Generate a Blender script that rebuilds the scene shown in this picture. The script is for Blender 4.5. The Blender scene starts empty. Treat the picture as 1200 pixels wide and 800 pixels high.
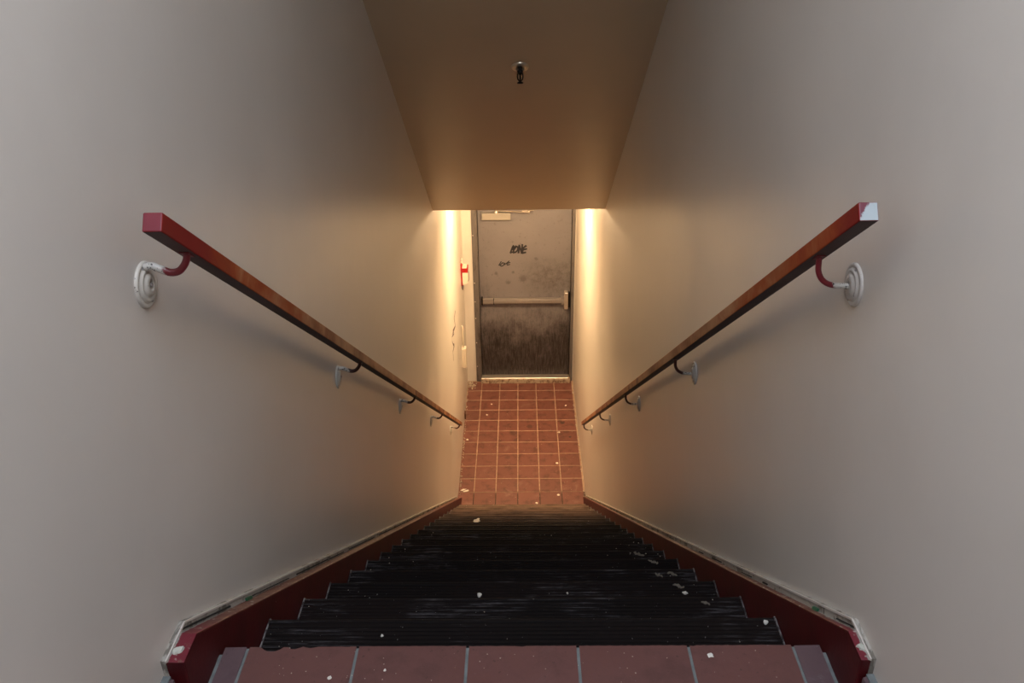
import bpy, bmesh, math, random
from mathutils import Vector, Matrix
scene = bpy.context.scene
col = scene.collection

# ------------------------------------------------------------------ camera
H = 4.8218                       # lens height above the lower landing
PITCH, YAW, ROLL, FPX = 0.478, -0.0131, -0.014, 988.2067
fw = Vector((math.sin(YAW)*math.cos(PITCH), math.cos(YAW)*math.cos(PITCH), -math.sin(PITCH)))
rt = Vector((math.cos(YAW), -math.sin(YAW), 0)); up = rt.cross(fw)
cr, sr = math.cos(ROLL), math.sin(ROLL)
rt, up = cr*rt + sr*up, -sr*rt + cr*up
cam_d = bpy.data.cameras.new('camera'); cam = bpy.data.objects.new('camera', cam_d); col.objects.link(cam)
cam_d.sensor_fit = 'HORIZONTAL'; cam_d.sensor_width = 36; cam_d.lens = FPX*36/1200
cam_d.clip_start = 0.05
cam.matrix_world = Matrix(((rt.x, up.x, -fw.x, 0), (rt.y, up.y, -fw.y, 0), (rt.z, up.z, -fw.z, H), (0, 0, 0, 1)))
scene.camera = cam

# ------------------------------------------------------------------ light and exposure
scene.view_settings.view_transform = 'Standard'
scene.view_settings.look = 'None'
scene.view_settings.exposure = -0.14
scene.view_settings.gamma = 1.0
scene.view_settings.use_curve_mapping = False
world = bpy.data.worlds.new('world'); scene.world = world; world.use_nodes = True
world.node_tree.nodes['Background'].inputs[0].default_value = (0.55, 0.66, 0.85, 1)
world.node_tree.nodes['Background'].inputs[1].default_value = 0.1
COOL_COLOR, COOL_POWER = (0.765, 0.845, 1.0), 12.4       # added daylight panel over the upper landing (emission strength)
COOL_Y0, COOL_Y1, COOL_Z = -0.60, 0.95, 6.05
WARM_COLOR, WARM_POWER = (1.0, 0.69, 0.385), 93.0      # tube over the lower landing (emission strength)
WARM_Y, WARM_Z, WARM_HALF = 6.85, 2.72, 0.52

# ------------------------------------------------------------------ dimensions
WL, WR = -0.5974, 0.5721
D0, RUN, RISE, N = 1.1231, 0.2383, 0.1718, 21
HU = H - 1.214                   # upper landing level
SL = RISE/RUN
SXL, SXR = -0.560, 0.549         # inner faces of the skirt boards
YD = 8.3317
TILE = 0.203
SOF_Y, SOF_Z, CSL = 5.49, 2.983, 0.748
def nose(y): return HU - (y - D0)*SL

# ------------------------------------------------------------------ helpers
class M:
    """collects shapes in world metres, builds one mesh object"""
    def __init__(s): s.bm = bmesh.new(); s.mi = 0
    def _f(s, vs, smooth=False):
        try:
            f = s.bm.faces.new(vs); f.material_index = s.mi; f.smooth = smooth; return f
        except ValueError: return None
    def box(s, x0, x1, y0, y1, z0, z1, bev=0, seg=2):
        t = bmesh.new(); bmesh.ops.create_cube(t, size=1)
        for v in t.verts: v.co = Vector(((x0+x1)/2+v.co.x*(x1-x0), (y0+y1)/2+v.co.y*(y1-y0), (z0+z1)/2+v.co.z*(z1-z0)))
        s._merge(t, bev, seg); return s
    def _merge(s, t, bev=0, seg=2, smooth=False):
        if bev: bmesh.ops.bevel(t, geom=t.edges[:], offset=bev, segments=seg, profile=0.6, affect='EDGES')
        mp = {v: s.bm.verts.new(v.co) for v in t.verts}
        for f in t.faces:
            g = s._f([mp[v] for v in f.verts], smooth or f.smooth)
        t.free()
    def obox(s, org, ax, ay, az, hx, hy, hz, bev=0, seg=2):
        t = bmesh.new(); bmesh.ops.create_cube(t, size=2)
        for v in t.verts: v.co = Vector(org)+Vector(ax)*v.co.x*hx+Vector(ay)*v.co.y*hy+Vector(az)*v.co.z*hz
        s._merge(t, bev, seg); return s
    def prism(s, pts, a0, a1, axis='x', bev=0):
        """pts polygon in the two other axes, extruded a0..a1 along axis"""
        def P(p, a): return {'x': (a, p[0], p[1]), 'y': (p[0], a, p[1]), 'z': (p[0], p[1], a)}[axis]
        t = bmesh.new()
        A = [t.verts.new(P(p, a0)) for p in pts]; B = [t.verts.new(P(p, a1)) for p in pts]
        t.faces.new(A); t.faces.new(B[::-1]); n = len(pts)
        for i in range(n): t.faces.new((A[i], B[i], B[(i+1) % n], A[(i+1) % n]))
        bmesh.ops.recalc_face_normals(t, faces=t.faces[:])
        s._merge(t, bev, 2); return s
    def tube(s, pts, r, seg=14, caps=True, flat=None):
        pts = [Vector(p) for p in pts]; n = len(pts)
        rs = r if isinstance(r, (list, tuple)) else [r]*n
        ref = Vector((0, 0, 1)); rings = []; prev = None
        for i, p in enumerate(pts):
            d = (pts[min(i+1, n-1)] - pts[max(i-1, 0)]).normalized()
            if prev is None:
                a = d.cross(ref)
                if a.length < .1: a = d.cross(Vector((1, 0, 0)))
            else: a = prev - d*prev.dot(d)
            a.normalize(); prev = a; b = d.cross(a)
            rings.append([s.bm.verts.new(p+rs[i]*(math.cos(t)*a+math.sin(t)*b)) for t in [2*math.pi*k/seg for k in range(seg)]])
        for i in range(n-1):
            for k in range(seg): s._f((rings[i][k], rings[i][(k+1) % seg], rings[i+1][(k+1) % seg], rings[i+1][k]), True)
        if caps: s._f(rings[0][::-1]); s._f(rings[-1])
        return s
    def lathe(s, org, axis, prof, seg=36, smooth=True):
        """prof = (radius, height along axis)"""
        org = Vector(org); ax = Vector(axis).normalized()
        a = ax.cross(Vector((0, 0, 1)));
        if a.length < .1: a = ax.cross(Vector((1, 0, 0)))
        a.normalize(); b = ax.cross(a); rings = []
        for r, h in prof:
            if r < 1e-6: rings.append([s.bm.verts.new(org+ax*h)])
            else: rings.append([s.bm.verts.new(org+ax*h+r*(math.cos(t)*a+math.sin(t)*b)) for t in [2*math.pi*k/seg for k in range(seg)]])
        for i in range(len(rings)-1):
            A, B = rings[i], rings[i+1]
            for k in range(seg):
                k2 = (k+1) % seg
                if len(A) == 1 and len(B) == 1: continue
                if len(A) == 1: s._f((A[0], B[k], B[k2]), smooth)
                elif len(B) == 1: s._f((A[k], B[0], A[k2]), smooth)
                else: s._f((A[k], B[k], B[k2], A[k2]), smooth)
        return s
    def chip(s, x, y, z, rx, ry, h=0.002, seed=0, n=9):
        """irregular flat flake lying at z"""
        rnd = random.Random(seed*7919+13); ro = rnd.random()*6
        pts = []
        for k in range(n):
            t = 2*math.pi*k/n; q = rnd.uniform(.6, 1.15)
            px, py = rx*q*math.cos(t), ry*q*math.sin(t)
            pts.append((x+px*math.cos(ro)-py*math.sin(ro), y+px*math.sin(ro)+py*math.cos(ro)))
        A = [s.bm.verts.new((p[0], p[1], z)) for p in pts]
        B = [s.bm.verts.new((x+(p[0]-x)*.85, y+(p[1]-y)*.85, z+h*rnd.uniform(.6, 1.2))) for p in pts]
        for i in range(n): s._f((A[i], A[(i+1) % n], B[(i+1) % n], B[i]))
        s._f(B); s._f(A[::-1]); return s
    def build(s, name, mats, parent=None, origin=None, normals=True, label=None):
        me = bpy.data.meshes.new(name)
        if normals: bmesh.ops.recalc_face_normals(s.bm, faces=s.bm.faces[:])
        o = bpy.data.objects.new(name, me); col.objects.link(o)
        if parent is not None:
            w = Vector((0, 0, 0)); p = parent
            while p is not None: w += p.location; p = p.parent
            off = Vector(origin) if origin is not None else w
            o.parent = parent; o.location = off - w
        else:
            off = Vector(origin) if origin is not None else Vector((0, 0, 0)); o.location = off
        for v in s.bm.verts: v.co -= off
        s.bm.to_mesh(me); s.bm.free()
        for m in (mats if isinstance(mats, (list, tuple)) else [mats]): me.materials.append(m)
        if label: o['label'] = label
        return o
def empty(name, loc, label, cat, group=None):
    o = bpy.data.objects.new(name, None); o.empty_display_size = .05; col.objects.link(o); o.location = loc
    return tag(o, label, cat, group)
def tag(o, label, cat, group=None, kind=None):
    o['label'] = label; o['category'] = cat
    if group: o['group'] = group
    if kind: o['kind'] = kind
    return o
def structure(o, label, cat):
    tag(o, label, cat); o['kind'] = 'structure'; return o
def copy_tree(o, parent=None):
    c = o.copy(); col.objects.link(c)
    if parent is not None: c.parent = parent
    for ch in list(o.children): copy_tree(ch, c)
    return c

# ------------------------------------------------------------------ materials
class NT:
    def __init__(s, name):
        s.m = bpy.data.materials.new(name); s.m.use_nodes = True; s.t = s.m.node_tree; s.n = s.t.nodes; s.l = s.t.links
        s.b = s.n['Principled BSDF']; s._pos = None
    def node(s, ty, **k):
        n = s.n.new(ty)
        for a, v in k.items(): setattr(n, a, v)
        return n
    def set(s, inp, v):
        if isinstance(v, bpy.types.NodeSocket): s.l.new(v, inp)
        elif v is not None: inp.default_value = v
    def pos(s):
        if s._pos is None: s._pos = s.node('ShaderNodeNewGeometry').outputs['Position']
        return s._pos
    def sep(s, v=None):
        n = s.node('ShaderNodeSeparateXYZ'); s.set(n.inputs[0], v or s.pos()); return n.outputs
    def math(s, op, a, b=None, c=None, clamp=False):
        n = s.node('ShaderNodeMath', operation=op, use_clamp=clamp)
        for i, v in enumerate((a, b, c)):
            if v is not None: s.set(n.inputs[i], v)
        return n.outputs[0]
    def scale(s, v3, v=None):
        n = s.node('ShaderNodeVectorMath', operation='MULTIPLY'); s.set(n.inputs[0], v or s.pos()); n.inputs[1].default_value = v3; return n.outputs[0]
    def noise(s, sc, det=4, rough=.55, vec=None, dist=0):
        n = s.node('ShaderNodeTexNoise'); s.set(n.inputs['Vector'], vec or s.pos()); n.inputs['Scale'].default_value = sc
        n.inputs['Detail'].default_value = det; n.inputs['Roughness'].default_value = rough; n.inputs['Distortion'].default_value = dist
        return n.outputs['Fac']
    def ramp(s, f, a, b, lo=0., hi=1.):
        n = s.node('ShaderNodeMapRange'); n.interpolation_type = 'SMOOTHSTEP'
        s.set(n.inputs[0], f); n.inputs[1].default_value = a; n.inputs[2].default_value = b; n.inputs[3].default_value = lo; n.inputs[4].default_value = hi
        return n.outputs[0]
    def mix(s, f, a, b):
        n = s.node('ShaderNodeMix', data_type='RGBA'); s.set(n.inputs[0], f)
        for i, v in ((6, a), (7, b)):
            if isinstance(v, tuple): v = (*v, 1) if len(v) == 3 else v
            s.set(n.inputs[i], v)
        return n.outputs[2]
    def bump(s, h, dist=.001, strg=1.):
        n = s.node('ShaderNodeBump'); n.inputs['Strength'].default_value = strg; n.inputs['Distance'].default_value = dist
        s.set(n.inputs['Height'], h); s.l.new(n.outputs[0], s.b.inputs['Normal'])
    def out(s, color, rough=.5, metal=0., spec=None):
        if isinstance(color, tuple): color = (*color, 1) if len(color) == 3 else color
        s.set(s.b.inputs['Base Color'], color); s.set(s.b.inputs['Roughness'], rough); s.set(s.b.inputs['Metallic'], metal)
        if spec is not None: s.b.inputs['Specular IOR Level'].default_value = spec
        return s.m

def mat_wall(name, base):
    t = NT(name)
    n = t.noise(1.7, 5); n2 = t.noise(60, 3)
    d = tuple(c*.93 for c in base)
    c = t.mix(t.ramp(n, .35, .65), d, base)
    sc = t.noise(9, 6, .7, t.scale((1, .5, 1)), 1.2)                     # scuffs
    c = t.mix(t.ramp(sc, .71, .78, 0, .25), c, tuple(x*.55 for x in base))
    t.bump(t.math('ADD', t.math('MULTIPLY', n2, .5), t.noise(6, 3)), .0012, .35)
    return t.out(c, t.ramp(n, .3, .7, .30, .36))
WALLC = (0.65, 0.60, 0.535)
wall_m = mat_wall('wall_paint', WALLC)
ceil_m = mat_wall('ceiling_paint_warm_lit', (0.58, 0.45, 0.30))  # warm bounced light mixed into the ceiling colour, browner than the paint itself
def mat_simple(name, c, rough=.5, metal=0., var=.12, scale=30):
    t = NT(name); n = t.noise(scale, 4)
    return t.out(t.mix(n, tuple(x*(1-var) for x in c), tuple(min(1, x*(1+var)) for x in c)), rough, metal)
caulk_m = (lambda t: (t.bump(t.noise(120, 5), .002, .8), t.out(
    t.mix(t.ramp(t.noise(22, 5, .7, t.scale((1, .5, .5)), .8), .50, .60), (.42, .39, .34), (.17, .15, .12)), .7))[1])(NT('caulk'))
crack_m = mat_simple('dark_gap', (.012, .010, .009), .9)

def mat_skirt():
    t = NT('skirt_red_paint'); P = t.sep()
    n = t.noise(14, 5, .65); sp = t.noise(90, 3, .6)
    c = t.mix(t.ramp(n, .35, .7), (.075, .0045, .006), (.048, .003, .004))
    c = t.mix(t.ramp(t.noise(38, 6, .7, t.scale((1, 1, 1)), .6), .66, .74, 0, .5), c, (.02, .008, .008))
    c = t.mix(t.ramp(sp, .76, .80, 0, .8), c, (.45, .40, .36))
    t.bump(sp, .001, .3)
    return t.out(c, .5, 0., .3)
skirt_m = mat_skirt()
def mat_skirt_top():
    t = NT('skirt_top_worn'); n = t.noise(35, 6, .7); P = t.sep()
    c = t.mix(t.ramp(n, .45, .6), (.11, .024, .019), (.17, .075, .052))
    c = t.mix(t.math('MULTIPLY', t.ramp(P['Y'], 1.16, 1.08), t.ramp(n, .64, .56)), c, (.15, .012, .022))
    ax = t.math('ADD', t.math('ABSOLUTE', t.math('ADD', P['X'], .01265)), t.math('MULTIPLY', t.math('SUBTRACT', t.noise(80, 4, .7), .5), .012))
    c = t.mix(t.math('MULTIPLY', t.ramp(ax, .572, .576), t.ramp(P['Y'], 1.30, 1.10)), c, (.36, .42, .37))
    c = t.mix(t.ramp(t.noise(55, 4), .60, .68), c, (.38, .34, .29))
    return t.out(c, .55)
skirt_top_m = mat_skirt_top()

def mat_rubber():
    t = NT('black_rubber'); P = t.sep()
    n = t.noise(3.0, 5, .6)
    c = t.mix(t.ramp(n, .35, .7), (.0045, .0032, .0030), (.011, .0065, .0055))
    # chalky scuffs catching on the rib tops, in worn patches
    tc = t.node('ShaderNodeTexCoord').outputs['Object']; O = t.sep(tc)
    top = t.ramp(O['Z'], -.0022, -.0006)
    sc = t.noise(30, 6, .75, t.scale((.30, 7, 7)))
    pat = t.math('ADD', t.noise(5.0, 4, .65), t.ramp(t.math('ABSOLUTE', P['X']), .36, .52, 0, .10))
    scr = t.math('MULTIPLY', t.math('MULTIPLY', t.ramp(sc, .50, .62), t.ramp(pat, .50, .66)), top)
    c = t.mix(t.math('MULTIPLY', scr, .62), c, (.24, .225, .235))
    c = t.mix(t.math('MULTIPLY', top, .5), c, (.012, .0085, .0075))
    sp = t.noise(150, 2, .5)
    c = t.mix(t.ramp(sp, .745, .77, 0, .6), c, (.42, .40, .38))
    # dust ground into the lowest treads, nearest the door
    dl = t.math('MULTIPLY', t.ramp(P['Y'], 3.6, 5.5), t.ramp(t.noise(7, 5), .25, .6, .45, 1))
    c = t.mix(t.math('MULTIPLY', dl, .75), c, (.25, .165, .120))
    t.bump(t.noise(200, 3), .0006, .4)
    return t.out(c, t.ramp(n, .3, .7, .7, .85), 0., .12)
rubber_m = mat_rubber()
edge_m = (lambda t: t.out(t.mix(t.ramp(t.noise(60, 5, .7), .42, .58), (.02, .014, .013), (.20, .18, .175)), .7))(NT('tread_edge_caulk'))
riser_m = mat_simple('riser_dark', (.03, .016, .013), .6)

def mat_tile(name, base, dark, haze, spots=(), rows0=0., x0=0.):
    t = NT(name); P = t.sep()
    cx = t.math('FLOOR', t.math('DIVIDE', t.math('SUBTRACT', P['X'], x0), TILE))
    cy = t.math('FLOOR', t.math('DIVIDE', t.math('SUBTRACT', P['Y'], rows0), TILE))
    cb = t.node('ShaderNodeCombineXYZ'); t.l.new(cx, cb.inputs[0]); t.l.new(cy, cb.inputs[1])
    wn = t.node('ShaderNodeTexWhiteNoise', noise_dimensions='3D'); t.l.new(cb.outputs[0], wn.inputs['Vector'])
    c = t.mix(wn.outputs['Value'], base, tuple(.86*x for x in base))
    n = t.noise(11, 6, .65); c = t.mix(t.ramp(n, .48, .72, 0, .7), c, dark)
    f = t.noise(85, 4, .6); c = t.mix(t.ramp(f, .64, .72, 0, .55), c, tuple(x*.5 for x in dark))
    c = t.mix(t.ramp(t.noise(120, 3, .5), .70, .76, 0, .5), c, haze)
    c = t.mix(t.ramp(t.noise(5, 6, .7, None, .6), .56, .75, 0, .30), c, haze)
    for (sx, sy, r, k) in spots:
        dx = t.math('SUBTRACT', P['X'], sx); dy = t.math('SUBTRACT', P['Y'], sy)
        dd = t.math('SQRT', t.math('ADD', t.math('MULTIPLY', dx, dx), t.math('MULTIPLY', dy, dy)))
        dd = t.math('ADD', dd, t.math('MULTIPLY', t.math('SUBTRACT', t.noise(42, 4, .7), .5), r*1.9))
        c = t.mix(t.ramp(dd, r*.7, r*1.05, k, 0), c, (.03, .014, .010))
    t.bump(t.noise(90, 4), .0012, .4)
    return t.out(c, t.ramp(n, .3, .7, .38, .55))
tile_low_m = mat_tile('quarry_tile', (.162, .058, .043), (.070, .024, .017), (.36, .24, .19),
    spots=((.418, 7.452, .030, .85), (.395, 7.49, .018, .6), (.075, 7.383, .035, .5), (-.091, 7.266, .05, .45), (-.11, 7.30, .03, .4),
           (.484, 7.188, .016, .95), (.45, 7.28, .035, .35), (-.06, 7.13, .04, .4), (-.15, 6.83, .03, .3)), rows0=8.1143, x0=-.0482)
tile_up_m = mat_tile('quarry_tile_worn', (.132, .055, .047), (.078, .031, .026), (.20, .15, .15), rows0=D0, x0=.0985)
tile_haze_m = mat_tile('quarry_tile_scuffed', (.115, .070, .075), (.065, .034, .033), (.34, .33, .36), rows0=D0, x0=.0985)
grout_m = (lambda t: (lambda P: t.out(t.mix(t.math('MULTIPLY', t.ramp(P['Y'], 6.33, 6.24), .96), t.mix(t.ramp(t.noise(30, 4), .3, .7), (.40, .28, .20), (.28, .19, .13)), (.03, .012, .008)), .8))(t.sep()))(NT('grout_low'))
grout_up_m = mat_simple('grout_grey', (.145, .16, .155), .85, 0, .6, 45)

def mat_rail(side):
    t = NT('rail_wood_'+side); P = t.sep()
    g = t.noise(70, 5, .6, t.scale((1, .06, .06)))
    wood = t.mix(t.ramp(g, .35, .65), (.24, .08, .030), (.54, .27, .135))
    red = t.mix(t.noise(20, 3), (.17, .008, .009), (.21, .014, .010))
    orange = t.mix(g, (.26, .036, .008), (.33, .062, .012))
    n = t.noise(5.5, 5, .65, t.scale((1, 1, 1)), .5)
    k = t.ramp(t.math('ADD', P['Y'], t.math('MULTIPLY', t.math('SUBTRACT', n, .5), 1.2)), 1.15, 1.5)
    c = t.mix(k, red, orange)
    k2 = t.ramp(t.math('ADD', P['Y'], t.math('MULTIPLY', t.math('SUBTRACT', n, .5), 1.8)), 1.35, 2.1)
    c = t.mix(k2, c, wood)
    c = t.mix(t.math('MULTIPLY', t.ramp(t.noise(16, 5, .7, t.scale((1, .4, .4))), .52, .62), t.ramp(P['Y'], 2.6, 3.6)), c, (.11, .028, .016))
    t.bump(g, .0008, .3)
    return t.out(c, .58, 0., .18)
rail_l_m, rail_r_m = mat_rail('a'), mat_rail('b')
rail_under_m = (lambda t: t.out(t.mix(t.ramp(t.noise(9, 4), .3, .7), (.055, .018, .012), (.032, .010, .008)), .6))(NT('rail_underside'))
end_red_m = mat_simple('rail_end_red', (.165, .014, .024), .45, 0, .15, 60)
white_m = mat_simple('white_paint', (.66, .66, .62), .45, 0, .08, 60)
def mat_end_white():
    t = NT('rail_end_chipped'); P = t.sep()
    s = t.math('ADD', t.math('SUBTRACT', P['X'], .5045), t.math('MULTIPLY', t.math('SUBTRACT', 4.432, P['Z']), .7))
    s = t.math('ADD', s, t.math('MULTIPLY', t.math('SUBTRACT', t.noise(160, 4), .5), .012))
    return t.out(t.mix(t.ramp(s, -.0015, .0015), (.14, .025, .04), (.40, .45, .46)), .45)
end_white_m = mat_end_white()
def mat_bracket(side):
    """red near the rail, cream near the wall, chipped where they meet"""
    t = NT('bracket_paint_'+side); P = t.sep()
    s = t.math('SUBTRACT', P['X'], WL) if side == 'a' else t.math('SUBTRACT', WR, P['X'])
    s = t.math('ADD', s, t.math('MULTIPLY', t.math('SUBTRACT', t.noise(110, 3), .5), .022))
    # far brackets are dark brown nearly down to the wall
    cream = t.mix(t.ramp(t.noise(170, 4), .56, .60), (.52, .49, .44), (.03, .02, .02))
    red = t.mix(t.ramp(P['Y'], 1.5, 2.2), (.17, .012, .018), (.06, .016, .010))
    return t.out(t.mix(t.ramp(s, .036, .040), cream, red), .4)
brk_a, brk_b = mat_bracket('a'), mat_bracket('b')
rosette_m = (lambda t: t.out(t.mix(t.ramp(t.noise(130, 4), .68, .72), (.55, .51, .44), (.10, .07, .06)), .4))(NT('rosette_cream'))
rosette_b_m = (lambda t: t.out(t.mix(t.ramp(t.noise(130, 4), .64, .70), (.50, .46, .41), (.08, .06, .05)), .5))(NT('rosette_wall_paint'))
def mat_door():
    t = NT('door_steel'); P = t.sep()
    base = t.mix(t.noise(4, 4), (.160, .148, .156), (.205, .190, .197))
    st = t.noise(34, 6, .8, t.scale((1, 1, .30)), .8)
    fine = t.noise(90, 4, .7)
    # heel marks and grime, thick at the foot of the door, thinning out at chest height
    hgt = t.ramp(P['Z'], .10, 1.35, 1, 0)
    dn = t.math('ADD', t.math('MULTIPLY', st, .55), t.math('MULTIPLY', t.noise(4.2, 5, .65), .6))
    edge = t.ramp(t.math('ABSOLUTE', t.math('SUBTRACT', P['X'], .0)), .1, .5, -.02, .05)
    k = t.ramp(t.math('ADD', t.math('ADD', dn, edge), t.math('MULTIPLY', hgt, .50)), .64, 1.05)
    run = t.noise(70, 5, .7, t.scale((1, 1, .10)), .4)
    c = t.mix(t.math('MULTIPLY', k, t.ramp(run, .36, .60, .70, .96)), base, (.016, .012, .010))
    # rubbed grey haze right of the middle, at hand height
    hz = t.math('MULTIPLY', t.ramp(P['X'], -.10, .25), t.ramp(t.math('ABSOLUTE', t.math('SUBTRACT', P['Z'], 1.25)), .32, .05))
    c = t.mix(t.math('MULTIPLY', hz, t.ramp(t.noise(16, 6, .75), .35, .7, .15, .75)), c, (.07, .062, .055))
    c = t.mix(t.ramp(t.noise(26, 5, .7), .58, .70, 0, .45), c, (.09, .075, .070))
    for (sx, sz, rr) in ((.018, 1.245, .050), (-.145, 1.205, .030), (-.27, 1.31, .022), (-.09, 1.32, .018), (.16, 1.47, .02)):
        dx = t.math('SUBTRACT', P['X'], sx); dz = t.math('SUBTRACT', P['Z'], sz)
        dd = t.math('SQRT', t.math('ADD', t.math('MULTIPLY', dx, dx), t.math('MULTIPLY', dz, dz)))
        dd = t.math('ADD', dd, t.math('MULTIPLY', t.math('SUBTRACT', t.noise(38, 4, .7), .5), rr*2))
        c = t.mix(t.ramp(dd, rr*.3, rr*1.2, .42, 0), c, (.045, .036, .032))
    c = t.mix(t.ramp(fine, .70, .75, 0, .5), c, (.05, .04, .035))
    c = t.mix(t.math('MULTIPLY', t.ramp(t.noise(55, 5, .8, t.scale((1, 1, .3)), 1.5), .60, .66), t.math('MULTIPLY', hgt, .35)), c, (.26, .19, .14))
    t.bump(t.noise(40, 3), .0008, .3)
    return t.out(c, .42, .25)
door_m = mat_door()
frame_m = (lambda t: t.out(t.mix(t.ramp(t.noise(12, 5, .7, t.scale((1, 1, .3))), .5, .72), (.135, .120, .115), (.045, .038, .034)), .42, .2))(NT('frame_steel'))
alu_m = mat_simple('aluminium', (.62, .56, .50), .32, .8, .1, 40)
alu_dull_m = mat_simple('dull_metal', (.25, .225, .215), .45, .5, .15, 30)
sill_m = (lambda t: t.out(t.mix(t.ramp(t.noise(28, 5, .7), .45, .65), (.42, .33, .24), (.16, .09, .06)), .6))(NT('sill'))
chrome_m = mat_simple('chrome', (.80, .72, .56), .28, .75, .05, 20)
black_m = mat_simple('black_metal', (.020, .014, .010), .4, .6, .2)
ink_m = mat_simple('marker_ink', (.010, .009, .012), .5)
ink2_m = mat_simple('faded_ink', (.10, .07, .08), .6)
red_m = mat_simple('signal_red', (.33, .010, .012), .4, 0, .1)
cream_m = mat_simple('cream_plastic', (.70, .62, .50), .45, 0, .05)
closer_m = mat_simple('closer_cream', (.24, .22, .195), .5, 0, .05)
brown_m = mat_simple('brown_paint', (.10, .04, .02), .6)
green_m = mat_simple('green_paint', (.02, .13, .06), .5)
patch_m = mat_simple('filler', (.50, .50, .43), .6, 0, .15, 120)
flake_m = mat_simple('paint_flake', (.72, .68, .60), .7, 0, .2, 100)
leaf_m = mat_simple('dry_leaf', (.15, .125, .095), .8, 0, .4, 90)
def mat_emit(name, c, s):
    t = NT(name); t.n.remove(t.b); e = t.node('ShaderNodeEmission'); e.inputs[0].default_value = (*c, 1); e.inputs[1].default_value = s
    t.l.new(e.outputs[0], t.n['Material Output'].inputs[0]); return t.m
cool_m = mat_emit('added_daylight_glow', COOL_COLOR, COOL_POWER)
warm_m = mat_emit('tube_light', WARM_COLOR, WARM_POWER)

# ------------------------------------------------------------------ the setting
TH = .12; YB = -1.6; ZT = 6.10; LC = SOF_Z         # wall thickness, back end, upper ceiling level, lower landing ceiling
def side_wall(name, xin, sgn, label):
    m = M()
    # plan outline: straight beside the stairs, easing outward a little beside the lower landing
    out = xin + sgn*TH
    e = .022 if sgn < 0 else .004
    pl = [(xin, YB-TH), (xin, 6.4), (xin+sgn*e, YD+.02), (xin+sgn*e, YD+TH+.1), (out+sgn*.03, YD+TH+.1), (out+sgn*.03, YB-TH)]
    m.prism(pl, -.20, ZT+TH, 'z')
    return structure(m.build(name, wall_m), label, 'wall')
side_wall('wall_left', WL, -1, 'plain cream wall on the left of the stairwell')
side_wall('wall_right', WR, 1, 'plain cream wall on the right of the stairwell')
m = M(); m.box(WL, WR, YB-TH, YB, HU-.2, ZT)
structure(m.build('wall_back', wall_m), 'cream wall closing the upper landing behind the viewer', 'wall')
# wall round the door
m = M()
FX0, FX1, DZT = -.515, .566, 2.10
m.prism([(WL-.022, 0), (FX0, 0), (FX0, DZT), (FX1, DZT), (FX1, 0), (WR+.004, 0), (WR+.004, LC), (WL-.022, LC)], YD, YD+TH, 'y')
structure(m.build('wall_far', wall_m), 'narrow cream wall around the grey steel door', 'wall')
# ceilings
ytop = SOF_Y - (ZT - SOF_Z)/CSL
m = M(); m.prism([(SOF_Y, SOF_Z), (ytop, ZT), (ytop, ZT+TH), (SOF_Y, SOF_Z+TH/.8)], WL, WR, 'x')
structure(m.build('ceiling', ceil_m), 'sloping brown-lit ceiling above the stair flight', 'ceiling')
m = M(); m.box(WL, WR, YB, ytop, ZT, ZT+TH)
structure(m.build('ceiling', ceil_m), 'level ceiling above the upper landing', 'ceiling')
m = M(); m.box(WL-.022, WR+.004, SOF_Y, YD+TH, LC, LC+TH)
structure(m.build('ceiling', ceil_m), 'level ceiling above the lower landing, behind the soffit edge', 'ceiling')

# floors: bevelled tiles on a grout bed
def tiles(m, x0, x1, y0, y1, xj, yj, z, joint=.008, th=.012, mi=0):
    i0 = math.floor((x0-xj)/TILE); j0 = math.floor((y0-yj)/TILE); rnd = random.Random(4)
    for i in range(i0, math.ceil((x1-xj)/TILE)):
        for j in range(j0, math.ceil((y1-yj)/TILE)):
            a0 = max(x0, xj+i*TILE+joint/2); a1 = min(x1, xj+(i+1)*TILE-joint/2)
            b0 = max(y0, yj+j*TILE+joint/2); b1 = min(y1, yj+(j+1)*TILE-joint/2)
            if a1-a0 < .012 or b1-b0 < .012: continue
            m.mi = mi; m.box(a0, a1, b0, b1, z-th, z+rnd.uniform(-.0006, .0004), .0015, 1)
m = M(); m.mi = 1; m.box(WL-.022, WR+.004, 5.70, YD+TH, -.15, -.0020)
tiles(m, WL-.012, WR, 5.90, YD+.0, -.0482, 8.1143, 0.)
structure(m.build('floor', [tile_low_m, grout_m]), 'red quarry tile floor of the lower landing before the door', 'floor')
# upper landing
m = M(); m.mi = 1; m.box(WL, WR, YB, D0-.016, HU-.2, HU-.0025)
for k in range(-3, 3): m.box(.0985+k*TILE-.0055-(.012 if k == 2 else 0), .0985+k*TILE+.0055-(.012 if k == 2 else 0), D0-.10, D0-.0030, HU-.034, HU-.0016)
J = .0055
m.mi = 0
xs = [.0985+k*TILE for k in range(-3, 3)]          # -.5105 ... .5045
rnd = random.Random(2)
for k in range(-3, 2):
    a0, a1 = .0985+k*TILE+J/2, .0985+(k+1)*TILE-J/2-(.012 if k == 1 else 0)
    pts = [(a0, D0-TILE+J), (a1, D0-TILE+J)]
    edge = []
    nn = 28
    for i in range(nn+1):
        x = a1-(a1-a0)*i/nn; y = D0 + rnd.uniform(-.0005, .0005)
        for (cx, w, d) in ((-.466, .022, .011), (-.425, .013, .006), (-.395, .010, .003), (-.005, .008, .002), (.31, .006, .002)):
            if abs(x-cx) < w: y -= d*(1-(abs(x-cx)/w)**2)
        edge.append((x, y))
    m.prism(pts+edge, HU-.035, HU+rnd.uniform(-.0005, .0003), 'z')
for (a0, a1) in ((SXL+.007, .0985-3*TILE-J/2), (.0985+2*TILE+J/2-.012, SXR-.007)):
    m.mi = 2; m.prism([(a0, D0-TILE+J), (a1, D0-TILE+J), (a1, D0-.0005), (a0, D0-.0015)], HU-.035, HU, 'z')
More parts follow.
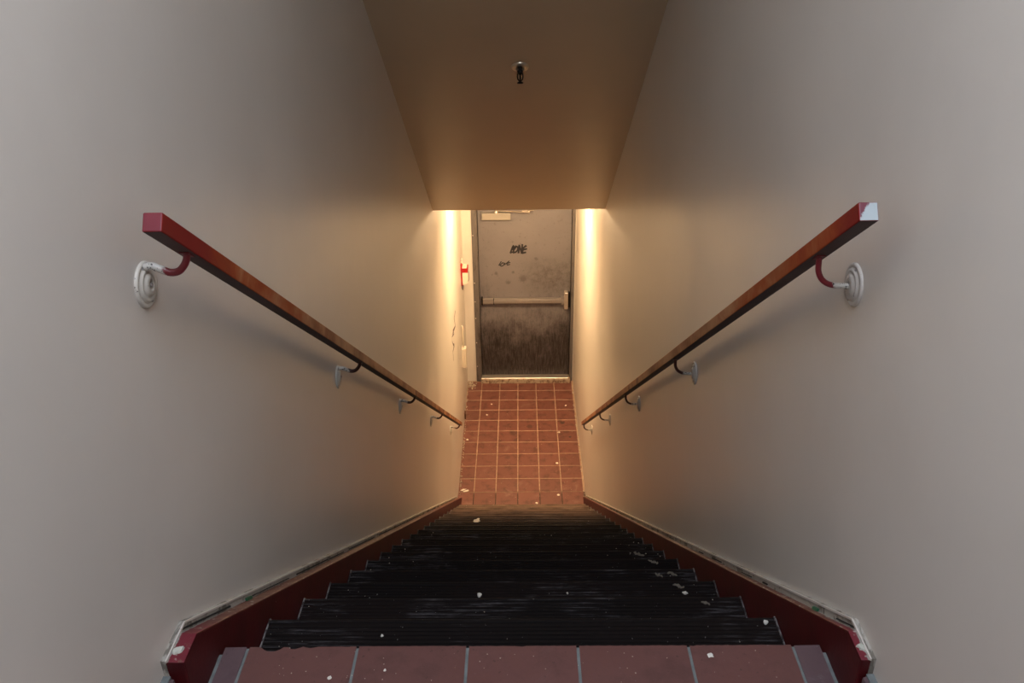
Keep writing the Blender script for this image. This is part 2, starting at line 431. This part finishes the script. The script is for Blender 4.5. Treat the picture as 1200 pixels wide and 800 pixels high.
tiles(m, SXL, SXR, YB, D0-TILE-.0, .0985, D0, HU)
structure(m.build('floor', [tile_up_m, grout_up_m, tile_haze_m]), 'dark red tile floor of the upper landing at the bottom edge of the view', 'floor')
# tile base beside the upper landing (starts where the skirt boards stop)
for nm, xin, sgn, lb in (('baseboard_left', WL, 1, 'red tile base along the left wall of the upper landing'), ('baseboard_right', WR, -1, 'red tile base along the right wall of the upper landing')):
    m = M()
    for k in range(12):
        y1 = .978-k*TILE; y0 = y1-TILE+.007
        m.mi = 0; m.box(min(xin+sgn*.003, xin+sgn*.019), max(xin+sgn*.003, xin+sgn*.019), y0, y1, HU, HU+.085, .004, 2)
        if k == 0: m.prism([(xin+sgn*.019, HU), (xin+sgn*.034, HU), (xin+sgn*.0195, HU+.03)], y0, y1, 'y')
    m.mi = 1; m.box(min(xin, xin+sgn*.012), max(xin, xin+sgn*.012), YB, .980, HU, HU+.088)
    structure(m.build(nm, [tile_haze_m, grout_up_m]), lb, 'baseboard')

# caulk line on top of each skirt board, wall coloured and cracked
def slope_strip(m, x0, x1, h0, h1, y0, y1):
    m.prism([(y0, nose(y0)+h0), (y1, nose(y1)+h0), (y1, nose(y1)+h1), (y0, nose(y0)+h1)], x0, x1, 'x')
SK_TOP, LEV = .060, .114
yb = D0-(LEV-SK_TOP)/SL         # where the skirt turns level
yend = 6.02
for nm, xin, sgn, xs_ in (('trim_1', WL, 1, SXL), ('trim_2', WR, -1, SXR)):
    m = M()
    def xr(a, b): return (min(xin+sgn*a, xin+sgn*b), max(xin+sgn*a, xin+sgn*b))
    yt = D0-(LEV+.005-SK_TOP-.021)/SL
    m.mi = 0
    slope_strip(m, *xr(0, .0075), SK_TOP-.03, SK_TOP+.021, yt, yend)
    m.prism([(yt, HU+.03), (yt, HU+LEV+.005), (.983, HU+LEV+.005), (.983, HU+.03)], *xr(0, .0075), 'x')
    m.mi = 2                                                    # thin proud bead of paint at the top
    slope_strip(m, *xr(.0070, .0100), SK_TOP+.0165, SK_TOP+.021, yt, yend)
    m.prism([(yt, HU+LEV+.0008), (yt, HU+LEV+.005), (.983, HU+LEV+.005), (.983, HU+LEV+.0008)], *xr(.007, .0100), 'x')
    m.mi = 1                                                    # open crack between board and caulk, in runs
    rnd = random.Random(5 if sgn > 0 else 9)
    y = yb+.004
    while y < 5.6:
        L = rnd.uniform(.04, .30) if sgn > 0 else rnd.uniform(.03, .12)
        if sgn > 0 and 2.2 < y < 4.3: L = rnd.uniform(.3, .7)
        y2 = min(y+L, 5.6); h = SK_TOP+.0035+rnd.uniform(0, .0015); w = rnd.uniform(.002, .0042)
        slope_strip(m, *xr(.0072, .0098), h, h+w, y, y2)
        y = y2+(rnd.uniform(.01, .12) if sgn > 0 else rnd.uniform(.05, .4))
    m.mi = 3                                                    # dab of green paint
    yg = 1.33 if sgn > 0 else 1.20
    slope_strip(m, *xr(.0072, .0120), SK_TOP-.002, SK_TOP+.008, yg, yg+(.028 if sgn > 0 else .022))
    structure(m.build(nm, [caulk_m, crack_m, wall_m, green_m]), 'cracked cream caulk line above the %s red skirt board' % ('left' if sgn > 0 else 'right'), 'trim')

# ------------------------------------------------------------------ staircase
st = empty('staircase', (0, 5.89, 0), 'steep flight of black ribbed rubber steps between red skirt boards, leading down to the door', 'staircase')
m = M()
pts = [(D0-.016, HU-.04)]
for k in range(1, N+1):
    z = HU-k*RISE
    y0 = D0+(k-1)*RUN-.016; y1 = D0+k*RUN-.016
    if k < N: pts += [(y0, z-.012), (y1, z-.012)]
    else: pts += [(y0, -.0)]
pts += [(5.2, 0.), (D0-.016, HU-1.1)]
m.prism(pts, SXL, SXR, 'x')
m.build('stair_body', riser_m, st)
# skirt boards
for sgn, xin, xf in ((-1, WL, SXL), (1, WR, SXR)):
    m = M()
    zt = lambda y: nose(y)+SK_TOP
    yfl = D0+(HU+SK_TOP)/SL
    out = [(.985, HU-.06), (.985, HU+LEV), (yb, HU+LEV), (yfl-.10, zt(yfl-.10)), (yfl-.02, .012), (yfl-.02, 0), (5.85, 0), (5.5, 0.12), (1.1, HU-.30)]
    x0, x1 = sorted((xin-sgn*.0005, xf))
    # main face in one colour, worn top edge in another
    t = bmesh.new()
    A = [t.verts.new((xf, *p)) for p in out]; B = [t.verts.new((xin-sgn*.0012, *p)) for p in out]
    t.faces.new(A); t.faces.new(B[::-1])
    for i in range(len(out)): t.faces.new((A[i], B[i], B[(i+1) % len(out)], A[(i+1) % len(out)]))
    bmesh.ops.recalc_face_normals(t, faces=t.faces[:])
    bmesh.ops.bevel(t, geom=t.edges[:], offset=.0035, segments=2, profile=.6, affect='EDGES')
    mp = {v: m.bm.verts.new(v.co) for v in t.verts}
    t.normal_update()
    for f in t.faces:
        m.mi = 1 if (f.normal.z > .35) else 0
        m._f([mp[v] for v in f.verts])
    t.free()
    sk = m.build('skirt_board', [skirt_m, skirt_top_m], st, label='dark red painted sloping board on the %s' % ('left' if sgn < 0 else 'right'))
    # pale filler cap near the top end of the board
    c = M(); cx = (xin+xf)/2+(-.0 if sgn < 0 else .0)
    c.chip(cx, 1.010, HU+LEV-.0005, .0085, .0115, .0045, 3 if sgn < 0 else 8, 14)
    c.build('filler_patch', patch_m, sk, label='pale rounded filler patch on the top end')
# treads
NR = 19
def tread_mesh():
    """local: nose at y=0, top at z=0, tread runs back to y=-RUN"""
    m = M()
    X0, X1 = SXL+.002, SXR-.004
    top = []
    pitch = (RUN-.022)/NR
    y = -RUN-.0
    top.append((-RUN-.014, -.0024))
    for i in range(NR):
        a = -RUN+.006+i*pitch
        top += [(a+pitch*.10, -.0024), (a+pitch*.22, 0), (a+pitch*.78, 0), (a+pitch*.90, -.0024)]
    top += [(-.012, -.0030), (-.009, -.0002), (-.004, -.0006), (-.001, -.003), (0, -.008), (-.0005, -.034), (-.004, -.036), (-.0155, -.036), (-.0155, -.0125), (-RUN-.014, -.0125)]
    m.prism(top, X0, X1, 'x')
    return m
tm = tread_mesh()
tr0 = tm.build('tread', rubber_m, st, origin=None)
def put(o, parent, wloc):
    o.parent = parent; o.location = Vector(wloc) - parent.location
# tread mesh was authored around world origin with the empty's offset removed: shift its verts back
for v in tr0.data.vertices: v.co += st.location
for xx in (SXL+.0005, SXR-.0065):
    ed = M()
    ed.prism([(-RUN+.0, -.001), (-.006, -.001), (-.0005, -.006), (-.0005, .001), (-.007, .0035), (-RUN+.0, .0035)], xx+.0015, xx+.0045, 'x')
    ed0 = ed.build('edge_caulk', edge_m, tr0)
    for v in ed0.data.vertices: v.co += st.location
    ed0.location = (0, 0, 0)
for k in range(1, N):
    t = tr0 if k == 1 else copy_tree(tr0, st)
    put(t, st, (0, D0+k*RUN, HU-k*RISE))

# ------------------------------------------------------------------ handrails
def rail_path(side):
    if side < 0: return (-.521, 1.124, .811, 5.965, .822)
    return (.5035, 1.165, .832, 5.90, .815)
def handrail(side):
    X, y0, h0, y1, h1 = rail_path(side)
    A = Vector((X, y0, nose(y0)+h0)); B = Vector((X, y1, nose(y1)+h1))
    d = (B-A).normalized(); nrm = Vector((1, 0, 0)).cross(d).normalized()
    if nrm.z < 0: nrm = -nrm
    W, T = .0285, .0285
    root = empty('handrail', (X, y1, B.z), '', 'handrail')
    root['label'] = ('square red-brown wooden handrail on the left wall, its upper end painted solid red' if side < 0 else
                     'square red-brown wooden handrail on the right wall, its upper end chipped to white')
    t = bmesh.new(); bmesh.ops.create_cube(t, size=1)
    L = (B-A).length; mid = (A+B)/2+nrm*T/2
    for v in t.verts: v.co = mid+d*v.co.y*L+Vector((1, 0, 0))*v.co.x*W+nrm*v.co.z*T
    bmesh.ops.bevel(t, geom=t.edges[:], offset=.0022, segments=3, profile=.5, affect='EDGES')
    t.normal_update()
    m = M(); mp = {v: m.bm.verts.new(v.co) for v in t.verts}
    for f in t.faces:
        nd = f.normal
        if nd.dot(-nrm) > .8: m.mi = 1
        elif nd.dot(-d) > .8: m.mi = 2
        else: m.mi = 0
        m._f([mp[v] for v in f.verts])
    t.free()
    m.build('rail', [rail_l_m if side < 0 else rail_r_m, rail_under_m, end_red_m if side < 0 else end_white_m], root)
    ys = (1.226, 2.373, 3.505, 4.643, 5.88) if side < 0 else (1.334, 2.435, 3.528, 4.653, 5.83)
    xw = WL if side < 0 else WR
    sg = -side                                   # direction from wall into the stairwell
    def under(y): s = (y-y0)/(y1-y0); return A.z+(B.z-A.z)*s
    def bracket(y):
        zc = under(y)
        reach = abs(X-xw)
        if side < 0: prof = [(.006, -.022), (.018, -.020), (.032, -.026), (.045, -.031), (.058, -.029), (.068, -.020), (reach-.002, -.009), (reach, .0015)]
        else: prof = [(.006, -.055), (.020, -.054), (.035, -.053), (.048, -.049), (.059, -.040), (.066, -.026), (reach-.001, -.012), (reach, .0015)]
        # smooth the path
        P = [Vector((xw+sg*a, y, zc+b)) for a, b in prof]; Q = []
        for i in range(len(P)-1):
            p0, p1, p2, p3 = P[max(i-1, 0)], P[i], P[i+1], P[min(i+2, len(P)-1)]
            for s in (0, .25, .5, .75):
                Q.append(.5*((2*p1)+(-p0+p2)*s+(2*p0-5*p1+4*p2-p3)*s*s+(-p0+3*p1-3*p2+p3)*s**3))
        Q.append(P[-1])
        b = M(); rs = [.0066-.0012*i/len(Q) if side < 0 else .0050 for i in range(len(Q))]
        b.tube(Q, rs, 14)
        # saddle under the rail
        b.obox((X, y, under(y)-.0014), (1, 0, 0), tuple(d), tuple(nrm), .0075, .013, .0010, .0006, 1)
        bo = b.build('bracket', brk_a if side < 0 else brk_b, root, origin=(X, y, under(y)))
        r = M(); zc2 = zc-.052
        r.lathe((xw, y, zc2), (sg, 0, 0), [(.0380, -.002), (.0380, .0025), (.0365, .0045), (.0325, .0050), (.0310, .0035), (.0290, .0038), (.0270, .0075), (.0240, .0085), (.0215, .0070), (.0190, .0072), (.0170, .0100), (.0120, .0112), (.0060, .0112), (.0055, .0090), (0, .0088)], 40)
        ro = r.build('wall_rosette', rosette_m if side < 0 else rosette_b_m, bo, label='cream stepped round plate')
        s_ = M(); s_.lathe((xw+sg*.0088, y, zc2), (sg, 0, 0), [(.0042, 0), (.0042, .002), (.0028, .0032), (0, .0036)], 14)
        s_.build('screw', alu_dull_m, bo)
        for q in (-1, 1):
            s_ = M(); s_.lathe((xw+sg*.0020, y+q*.004, zc2-q*.0275), (sg, 0, 0), [(.0034, 0), (.0034, .0035), (0, .0045)], 12)
            s_.build('screw', alu_dull_m, bo)
    for y in ys: bracket(y)
    return root
handrail(-1); handrail(1)

# ------------------------------------------------------------------ door
door = M()
DX0, DX1 = -.452, .531; DY = 8.372
door.box(DX0, DX1, DY, DY+.045, .058, 2.045, .003, 2)
dslab = structure(door.build('door_1', door_m, origin=((DX0+DX1)/2, DY, .058)), 'scuffed grey-brown steel door with push bar at the foot of the stairs', 'door')
fr = M()
for (a, b) in ((FX0, DX0-.003), (DX1+.003, FX1)):
    fr.box(a, b, YD-.012, YD+.03, 0, 2.10, .002, 1)           # face of the frame
for (a, b) in ((DX0-.016, DX0-.003), (DX1+.003, DX1+.014)):
    fr.box(a, b, YD-.014, YD+.10, 0, 2.10, .002, 1)
fr.box(DX0-.016, DX1+.014, YD-.012, YD+.10, 2.049, 2.10, .002, 1)
f = fr.build('door_frame', frame_m, dslab)
sc = M()
for z in (1.76, 1.22, 1.0, .80, .50, .2): sc.lathe((FX0+.012, YD-.012, z), (0, -1, 0), [(.006, 0), (.006, .003), (.003, .006), (0, .0065)], 12)
sc.build('rivets', alu_m, f, label='small shiny rivet heads')
# latch stop and weather strips
ws = M(); ws.box(DX0-.003, DX0+.001, DY-.006, DY+.02, .06, 2.04); ws.box(DX1-.001, DX1+.003, DY-.006, DY+.02, .06, 2.04)
ws.build('seal', black_m, dslab)
th = M(); th.box(DX0-.012, DX1+.012, 8.272, DY+.05, -.001, .050, .004, 2); th.mi = 1; th.box(DX0-.004, DX1-.01, 8.292, DY+.04, .0495, .058, .002, 1)
structure(th.build('trim_3', [sill_m, alu_m]), 'raised worn sill with bright metal edge beneath the steel door', 'door sill')
# push bar
pb = M()
Z0 = 1.0
pb.box(-.435, .470, DY-.052, DY-.012, Z0-.030, Z0+.029, .006, 2)
pb.mi = 1; pb.box(-.300, .462, DY-.066, DY-.050, Z0-.019, Z0+.019, .006, 2)
pbo = pb.build('push_bar', [alu_dull_m, alu_dull_m], dslab, label='long horizontal metal push bar across the door')
e = M(); e.box(-.438, -.418, DY-.056, DY+.001, Z0-.040, Z0+.038, .004, 2); e.box(-.305, -.297, DY-.058, DY-.03, Z0-.037, Z0+.035, .002, 1); e.build('end_cap', black_m, pbo)
e = M(); e.box(.462, .505, DY-.072, DY+.001, Z0-.095, Z0+.105, .014, 4); e.build('latch_case', alu_m, pbo, label='tall rounded bright latch case')
e = M(); e.box(.430, .470, DY-.060, DY+.001, Z0-.045, Z0+.043, .006, 2); e.lathe((.449, DY-.060, Z0+.028), (0, -1, 0), [(.007, 0), (.007, .003), (0, .006)], 12); e.build('latch_bracket', alu_dull_m, pbo)
e = M(); e.box(.506, .526, DY-.030, DY+.001, Z0-.09, Z0+.09, .004, 2); e.build('strike', black_m, pbo)
# closer
cl = M(); cl.box(-.405, -.108, DY-.055, DY+.001, 1.925, 1.997, .005, 2)
clo = cl.build('door_closer', closer_m, dslab, label='cream closer box at the top left of the door')
a = M(); a.lathe((-.255, DY-.030, 1.997), (0, 0, 1), [(.020, 0), (.020, .012), (.014, .016), (.014, .028), (0, .028)], 18)
a.obox((-.09, DY-.060, 2.020), (.985, -.17, 0), (.17, .985, 0), (0, 0, 1), .175, .009, .004, .002, 1)
a.obox((.075, DY-.058, 2.028), (.985, .17, 0), (-.17, .985, 0), (0, 0, 1), .06, .008, .004, .002, 1)
a.lathe((.082, DY-.085, 2.012), (0, 0, 1), [(0, 0), (.011, 0), (.011, .022), (0, .022)], 14)
a.build('closer_arm', alu_m, clo, label='folded steel closer arm')
# marker writing
def strokes(m, sts, w, y, axis='y'):
    for s in sts:
        for i in range(len(s)-1):
            p, q = Vector(s[i]), Vector(s[i+1]); d = (q-p); L = d.length
            if L < 1e-5: continue
            d /= L; n = Vector((-d.y, d.x)); ww = w*(1.0 if i % 2 == 0 else .85)
            c4 = [p-d*w*.4+n*ww, q+d*w*.4+n*ww*.8, q+d*w*.4-n*ww*.8, p-d*w*.4-n*ww]
            if axis == 'y': m.prism([tuple(v) for v in c4], y-.0008-.00005*i, y+.0002, 'y')
            else: m.prism([tuple(v) for v in c4], y-.0002, y+.0008+.00005*i, 'x')
big = [[(-0.0779, 1.6228), (-0.0902, 1.6067), (-0.1144, 1.5441), (-0.096, 1.5504), (-0.0726, 1.5524)], [(-0.1008, 1.5765), (-0.07, 1.6065)], [(-0.0495, 1.6192), (-0.0784, 1.5741), (-0.0829, 1.5449), (-0.0604, 1.5479), (-0.0348, 1.5737), (-0.0314, 1.6083), (-0.0618, 1.615)], [(-0.0279, 1.5411), (-0.019, 1.6297), (0.0056, 1.5353), (0.0134, 1.6359)], [(0.0538, 1.6215), (0.0233, 1.5969), (0.0138, 1.5385), (0.0494, 1.5468)], [(0.0211, 1.5786), (0.0598, 1.5858)]]
small = [[(-0.2129, 1.4445), (-0.2383, 1.403), (-0.2158, 1.3983)], [(-0.1947, 1.4334), (-0.2208, 1.4094), (-0.218, 1.3917), (-0.1954, 1.3959), (-0.1764, 1.4244), (-0.1999, 1.4312)], [(-0.1829, 1.4057), (-0.159, 1.4242)], [(-0.1642, 1.4199), (-0.1457, 1.4263)], [(-0.128, 1.4492), (-0.1539, 1.4275), (-0.1501, 1.4043), (-0.1213, 1.4106)], [(-0.1519, 1.4242), (-0.1169, 1.4326)]]
g = M(); strokes(g, big, .0105, DY); g.build('graffiti', ink_m, dslab, label='larger black scrawl LONE')
g = M(); strokes(g, small, .0060, DY); g.build('graffiti', ink_m, dslab, label='smaller black scrawl below the large one')
scr = [[(6.877, 1.572), (6.736, 1.567), (6.802, 1.458), (6.562, 1.536), (6.628, 1.469), (6.417, 1.543), (6.429, 1.496), (6.509, 1.421), (6.603, 1.363), (6.444, 1.388), (6.468, 1.29)], [(6.802, 1.458), (6.682, 1.484), (6.461, 1.545)], [(6.39, 1.565), (6.335, 1.512), (6.428, 1.429)]]
g = M()
wx = WL-.022*(6.6-6.4)/(YD-6.4)+.0008
strokes(g, scr, .0075, wx+.0002, 'x'); g.mi = 1; strokes(g, [[(6.543, 1.406), (6.60, 1.37)]], .014, wx+.0006, 'x')
tag(g.build('wall_scrawl', [ink2_m, ink_m], origin=(wx, 6.45, 1.3)), 'thin zigzag marker scrawl on the left wall above the lower end of the rail', 'graffiti')

# ------------------------------------------------------------------ things on the walls and ceiling
def wxl(y): return WL-.022*max(0, y-6.4)/(YD-6.4)
yc = 7.93; x_ = wxl(yc)
fa = empty('fire_alarm', (x_, yc, 1.32), 'small red and white fire alarm box on the left wall beside the door', 'fire alarm')
m = M(); m.box(x_-.001, x_+.013, yc-.015, yc+.12, 1.362, 1.60, .004, 2); m.build('back_plate', red_m, fa)
m = M(); m.prism([(x_+.015, 1.372), (x_+.060, 1.385), (x_+.070, 1.40), (x_+.070, 1.545), (x_+.060, 1.557), (x_+.015, 1.557)], yc-.010, yc+.115, 'y', .003)
m.build('housing', cream_m, fa)
m = M(); m.box(x_+.0152, x_+.0715, yc-.0118, yc+.10, 1.508, 1.556, .001, 1); m.build('red_band', red_m, fa)
m = M(); m.tube([(x_+.070, yc+.02, 1.52), (x_+.079, yc+.02, 1.50), (x_+.079, yc+.02, 1.42), (x_+.070, yc+.02, 1.40)], .0035, 8); m.build('pull_handle', alu_dull_m, fa)
m = M(); m.lathe((x_+.012, yc+.03, 1.60), (0, 0, 1), [(.010, -.004), (.010, .012), (.005, .022), (.005, .05), (0, .05)], 12); m.build('conduit_nipple', cream_m, fa)
m = M(); m.lathe((x_+.012, yc+.02, 1.352), (0, 0, -1), [(.012, -.003), (.012, .022), (.006, .045), (0, .048)], 12); m.build('key_lock', alu_dull_m, fa)

yw = 7.62; xw_ = wxl(yw)
wb = empty('raceway_box', (xw_, yw, .55), 'narrow white box with a thin cable above, low on the left wall near the door', 'cable box')
m = M(); m.box(xw_-.001, xw_+.040, yw-.01, yw+.06, .575, .795, .003, 2); m.build('cover', cream_m, wb)
m = M(); m.tube([(xw_+.012, yw+.03, .79), (xw_+.012, yw+.04, .90), (xw_+.010, yw+.05, 1.00), (xw_+.003, yw+.055, 1.03)], .0055, 8); m.build('cable', cream_m, wb)
m = M(); yy = 7.55; xx = wxl(yy)
m.prism([(xx-.001, .005), (xx+.016, .005), (xx+.018, .05), (xx+.012, .075), (xx-.001, .078)], yy-.03, yy+.03, 'y', .002)
tag(m.build('door_stop', brown_m, origin=(xx, yy, .005)), 'small dark brown stub at the foot of the left wall beside the tiles', 'wall stub')

# sprinkler head on the sloping ceiling
cn = Vector((0, -CSL, -1)).normalized()
sy = 3.886; sz = SOF_Z+(SOF_Y-sy)*CSL
sp = empty('fire_sprinkler', (.002, sy, sz), 'small brass and chrome fire sprinkler hanging from the sloping ceiling', 'sprinkler')
m = M(); m.lathe((.002, sy, sz), cn, [(.040, -.002), (.040, .002), (.037, .007), (.030, .011), (.022, .010), (.016, .004), (.012, .003)], 32); m.build('escutcheon', chrome_m, sp, label='shiny round ceiling ring')
b0 = Vector((.002, sy, sz)); dn = Vector((0, 0, -1))
m = M(); m.lathe(b0+cn*.0+dn*-.01, dn, [(.008, 0), (.008, .026), (.013, .028), (.013, .038), (.008, .041), (.006, .046), (0, .046)], 16)
for q in (-1, 1): m.tube([b0+Vector((q*.011, 0, -.030)), b0+Vector((q*.0125, 0, -.044)), b0+Vector((q*.010, 0, -.056)), b0+Vector((0, 0, -.066))], .0032, 8)
m.tube([b0+dn*.036, b0+dn*.05, b0+dn*.064], [.0035, .0045, .003], 8)
m.build('sprinkler_frame', black_m, sp)
m = M(); m.lathe(b0+dn*.064, dn, [(0, 0), (.006, 0), (.014, .006), (.014, .0085), (.005, .009), (0, .012)], 18); m.build('deflector', black_m, sp)

# strip lamp, and the added daylight panel
lt = empty('ceiling_lamp', (0, WARM_Y, WARM_Z+.1), 'warm strip lamp across the lower landing, above and behind the soffit edge', 'lamp')
m = M(); m.box(-WARM_HALF-.012, WARM_HALF+.012, WARM_Y-.11, WARM_Y+.11, WARM_Z+.075, SOF_Z, .004, 1); m.build('housing', white_m, lt)
m = M(); m.prism([(WARM_Y-.125, WARM_Z+.075), (WARM_Y-.125, WARM_Z+.02), (WARM_Y-.095, WARM_Z-.015), (WARM_Y+.095, WARM_Z-.015), (WARM_Y+.125, WARM_Z+.02), (WARM_Y+.125, WARM_Z+.075)], -WARM_HALF, WARM_HALF, 'x'); m.build('wraparound_diffuser', warm_m, lt)
m = M(); m.box(-WARM_HALF-.012, -WARM_HALF, WARM_Y-.128, WARM_Y+.128, WARM_Z-.018, WARM_Z+.078, .002, 1); m.build('end_cap', white_m, lt)
m = M(); m.box(WARM_HALF, WARM_HALF+.012, WARM_Y-.128, WARM_Y+.128, WARM_Z-.018, WARM_Z+.078, .002, 1); m.build('end_cap', white_m, lt)
lu = empty('added_daylight_panel', (0, (COOL_Y0+COOL_Y1)/2, ZT), 'added cool white panel over the upper landing, standing in for daylight', 'lamp')  # unseen glowing panel, added in place of daylight at the top
m = M(); m.box(-.44, .44, COOL_Y0-.03, COOL_Y1+.03, COOL_Z+.004, ZT, .004, 1); m.build('housing', white_m, lu)  # backing of the added daylight panel
m = M(); m.box(-.41, .41, COOL_Y0, COOL_Y1, COOL_Z-.002, COOL_Z+.0035); m.build('added_panel_face', cool_m, lu)

# ------------------------------------------------------------------ litter
chips = [(-.376, 7.612, .011), (-.559, 7.147, .014), (.374, 7.268, .014), (.335, 6.731, .015), (.324, 6.236, .014), (.124, 6.117, .014), (-.335, 7.826, .011), (.47, 7.79, .013)]
where = ['left of centre, level with the left rail end', 'against the left wall below the rail end', 'by the dark stains on the right', 'on the right, above the last tile rows', 'on the right in the last tile row', 'at the very edge of the last step', 'on the left, close to the door sill', 'on the right, close to the door sill']
for i, ((x, y, r), w) in enumerate(zip(chips, where)):
    m = M(); m.chip(x, y, .0002, r, r*.9, .004, i)
    tag(m.build('paint_chip', flake_m, origin=(x, y, 0)), 'tiny pale chip on the red tiles '+w, 'paint chip', 'paint chips on the lower landing')
m = M(); m.chip(-.556, 6.318, .0002, .012, .034, .004, 31, 11); m.chip(-.530, 6.300, .0002, .035, .012, .005, 32, 11)
tag(m.build('paint_chip', flake_m, origin=(-.54, 6.31, 0)), 'bent pale paint curl by the left wall in the last tile rows', 'paint chip', 'paint chips on the lower landing')
for i, (x, y, r, w) in enumerate([(.338, 1.099, .0065, 'largest white fleck on the upper landing edge, right of centre'), (-.346, 1.052, .0045, 'white fleck on the upper landing at the bottom edge of the view'), (-.250, 1.068, .0035, 'small white fleck on the upper landing, left of centre near the second joint')]):
    m = M(); m.chip(x, y, HU+.0002, r, r*.85, .001, 40+i)
    tag(m.build('paint_chip', flake_m, origin=(x, y, HU)), w, 'paint chip', 'paint chips on the upper landing')
for i, (k, x, y, r, w, mt) in enumerate([(1, -.304, 1.31, .0045, 'white chip on the first black step behind the left tile joint', flake_m), (1, .522, 1.344, .008, 'white chip at the right end of the first black step', flake_m),
        (3, -.125, 1.784, .010, 'pale chip on the third black step, left of the middle', flake_m), (3, .123, 1.789, .004, 'tiny pale chip on the third black step, right of the middle', flake_m),
        (4, .474, 2.050, .017, 'crumpled dry leaf at the right end of the fourth black step', leaf_m), (4, .430, 2.045, .014, 'smaller dry leaf left of the crumpled one on the fourth black step', leaf_m),
        (3, .441, 1.815, .017, 'grey leaf scrap near the right end of the third black step', leaf_m), (3, .455, 1.788, .009, 'pale chip beside the grey leaf scrap on the third black step', flake_m),
        (5, .46, 2.295, .019, 'dry leaf at the right end of the fifth black step', leaf_m), (6, .448, 2.530, .022, 'dry leaf at the right end of the sixth black step', leaf_m),
        (13, -.292, 4.200, .030, 'pale scrap on a far black step, left of the middle', flake_m), (2, .455, 1.575, .012, 'leaf scrap near the right end of the second black step', leaf_m)]):
    m = M(); z = HU-k*RISE; q = .55 if mt is leaf_m else 1; m.chip(x, y, z+.0002, r*q, r*.7*q, .003, 60+i, 11)
    if mt is leaf_m: m.chip(x+r*.6, y-r*.3, z+.0002, r*.45, r*.25, .002, 80+i, 9); m.chip(x-r*.55, y+r*.3, z+.0002, r*.25, r*.5, .002, 99+i, 9)
    tag(m.build('leaf_scrap' if mt is leaf_m else 'paint_chip', mt, origin=(x, y, z)), w, 'leaf' if mt is leaf_m else 'paint chip', 'litter on the steps')
# fine grit nobody could count
rnd = random.Random(11); m = M()
grit_m = mat_simple('crumbs', (.40, .34, .27), .8, 0, .3, 90)
for i in range(260):
    k = rnd.randint(1, N-1); x = rnd.choice((rnd.uniform(SXL+.01, SXR-.01), rnd.gauss(.45, .05), rnd.gauss(-.5, .04)))
    if not SXL+.01 < x < SXR-.01: continue
    y = D0+k*RUN-rnd.uniform(.01, .20); r = rnd.uniform(.0008, .0028)*(1+k*.04)
    m.chip(x, y, HU-k*RISE, r, r*.8, .001, 300+i, 5)
tag(m.build('grit', grit_m, origin=(0, 3.5, 0)), 'fine pale grit speckling the black rubber steps', 'grit', None, 'stuff')
m = M()
for i in range(150):
    x = rnd.uniform(WL+.01, WR-.01); y = rnd.uniform(6.1, 8.2); r = rnd.uniform(.001, .004); m.chip(x, y, 0, r, r, .001, 700+i, 5)
for i in range(180):     # plaster crumbs along the wall foot
    s = rnd.choice((-1, 1)); y = rnd.uniform(6.15, 8.2); r = rnd.uniform(.003, .009); x = (wxl(y)+.006+rnd.random()*.012) if s < 0 else WR-.004-rnd.random()*.010
    m.chip(x, y, 0, r*.7, r*1.4, .006, 1100+i, 6)
for i in range(40):      # heap of crumbs at the far left corner
    x = wxl(8.2)+.01+abs(rnd.gauss(0, .05)); y = 8.30-abs(rnd.gauss(0, .09)); r = rnd.uniform(.004, .012); m.chip(x, y, 0, r, r, .007, 1400+i, 6)
tag(m.build('grit', grit_m), 'plaster crumbs and grit along the walls and over the lower landing tiles', 'grit', None, 'stuff')
m = M()
for i in range(60):
    x = rnd.uniform(-.49, .49); y = rnd.uniform(1.0, D0-.01); r = rnd.uniform(.0006, .0016); m.chip(x, y, HU, r, r, .0005, 900+i, 5)
tag(m.build('grit', grit_m, origin=(0, 1.05, HU)), 'fine specks on the dark red tiles of the upper landing', 'grit', None, 'stuff')
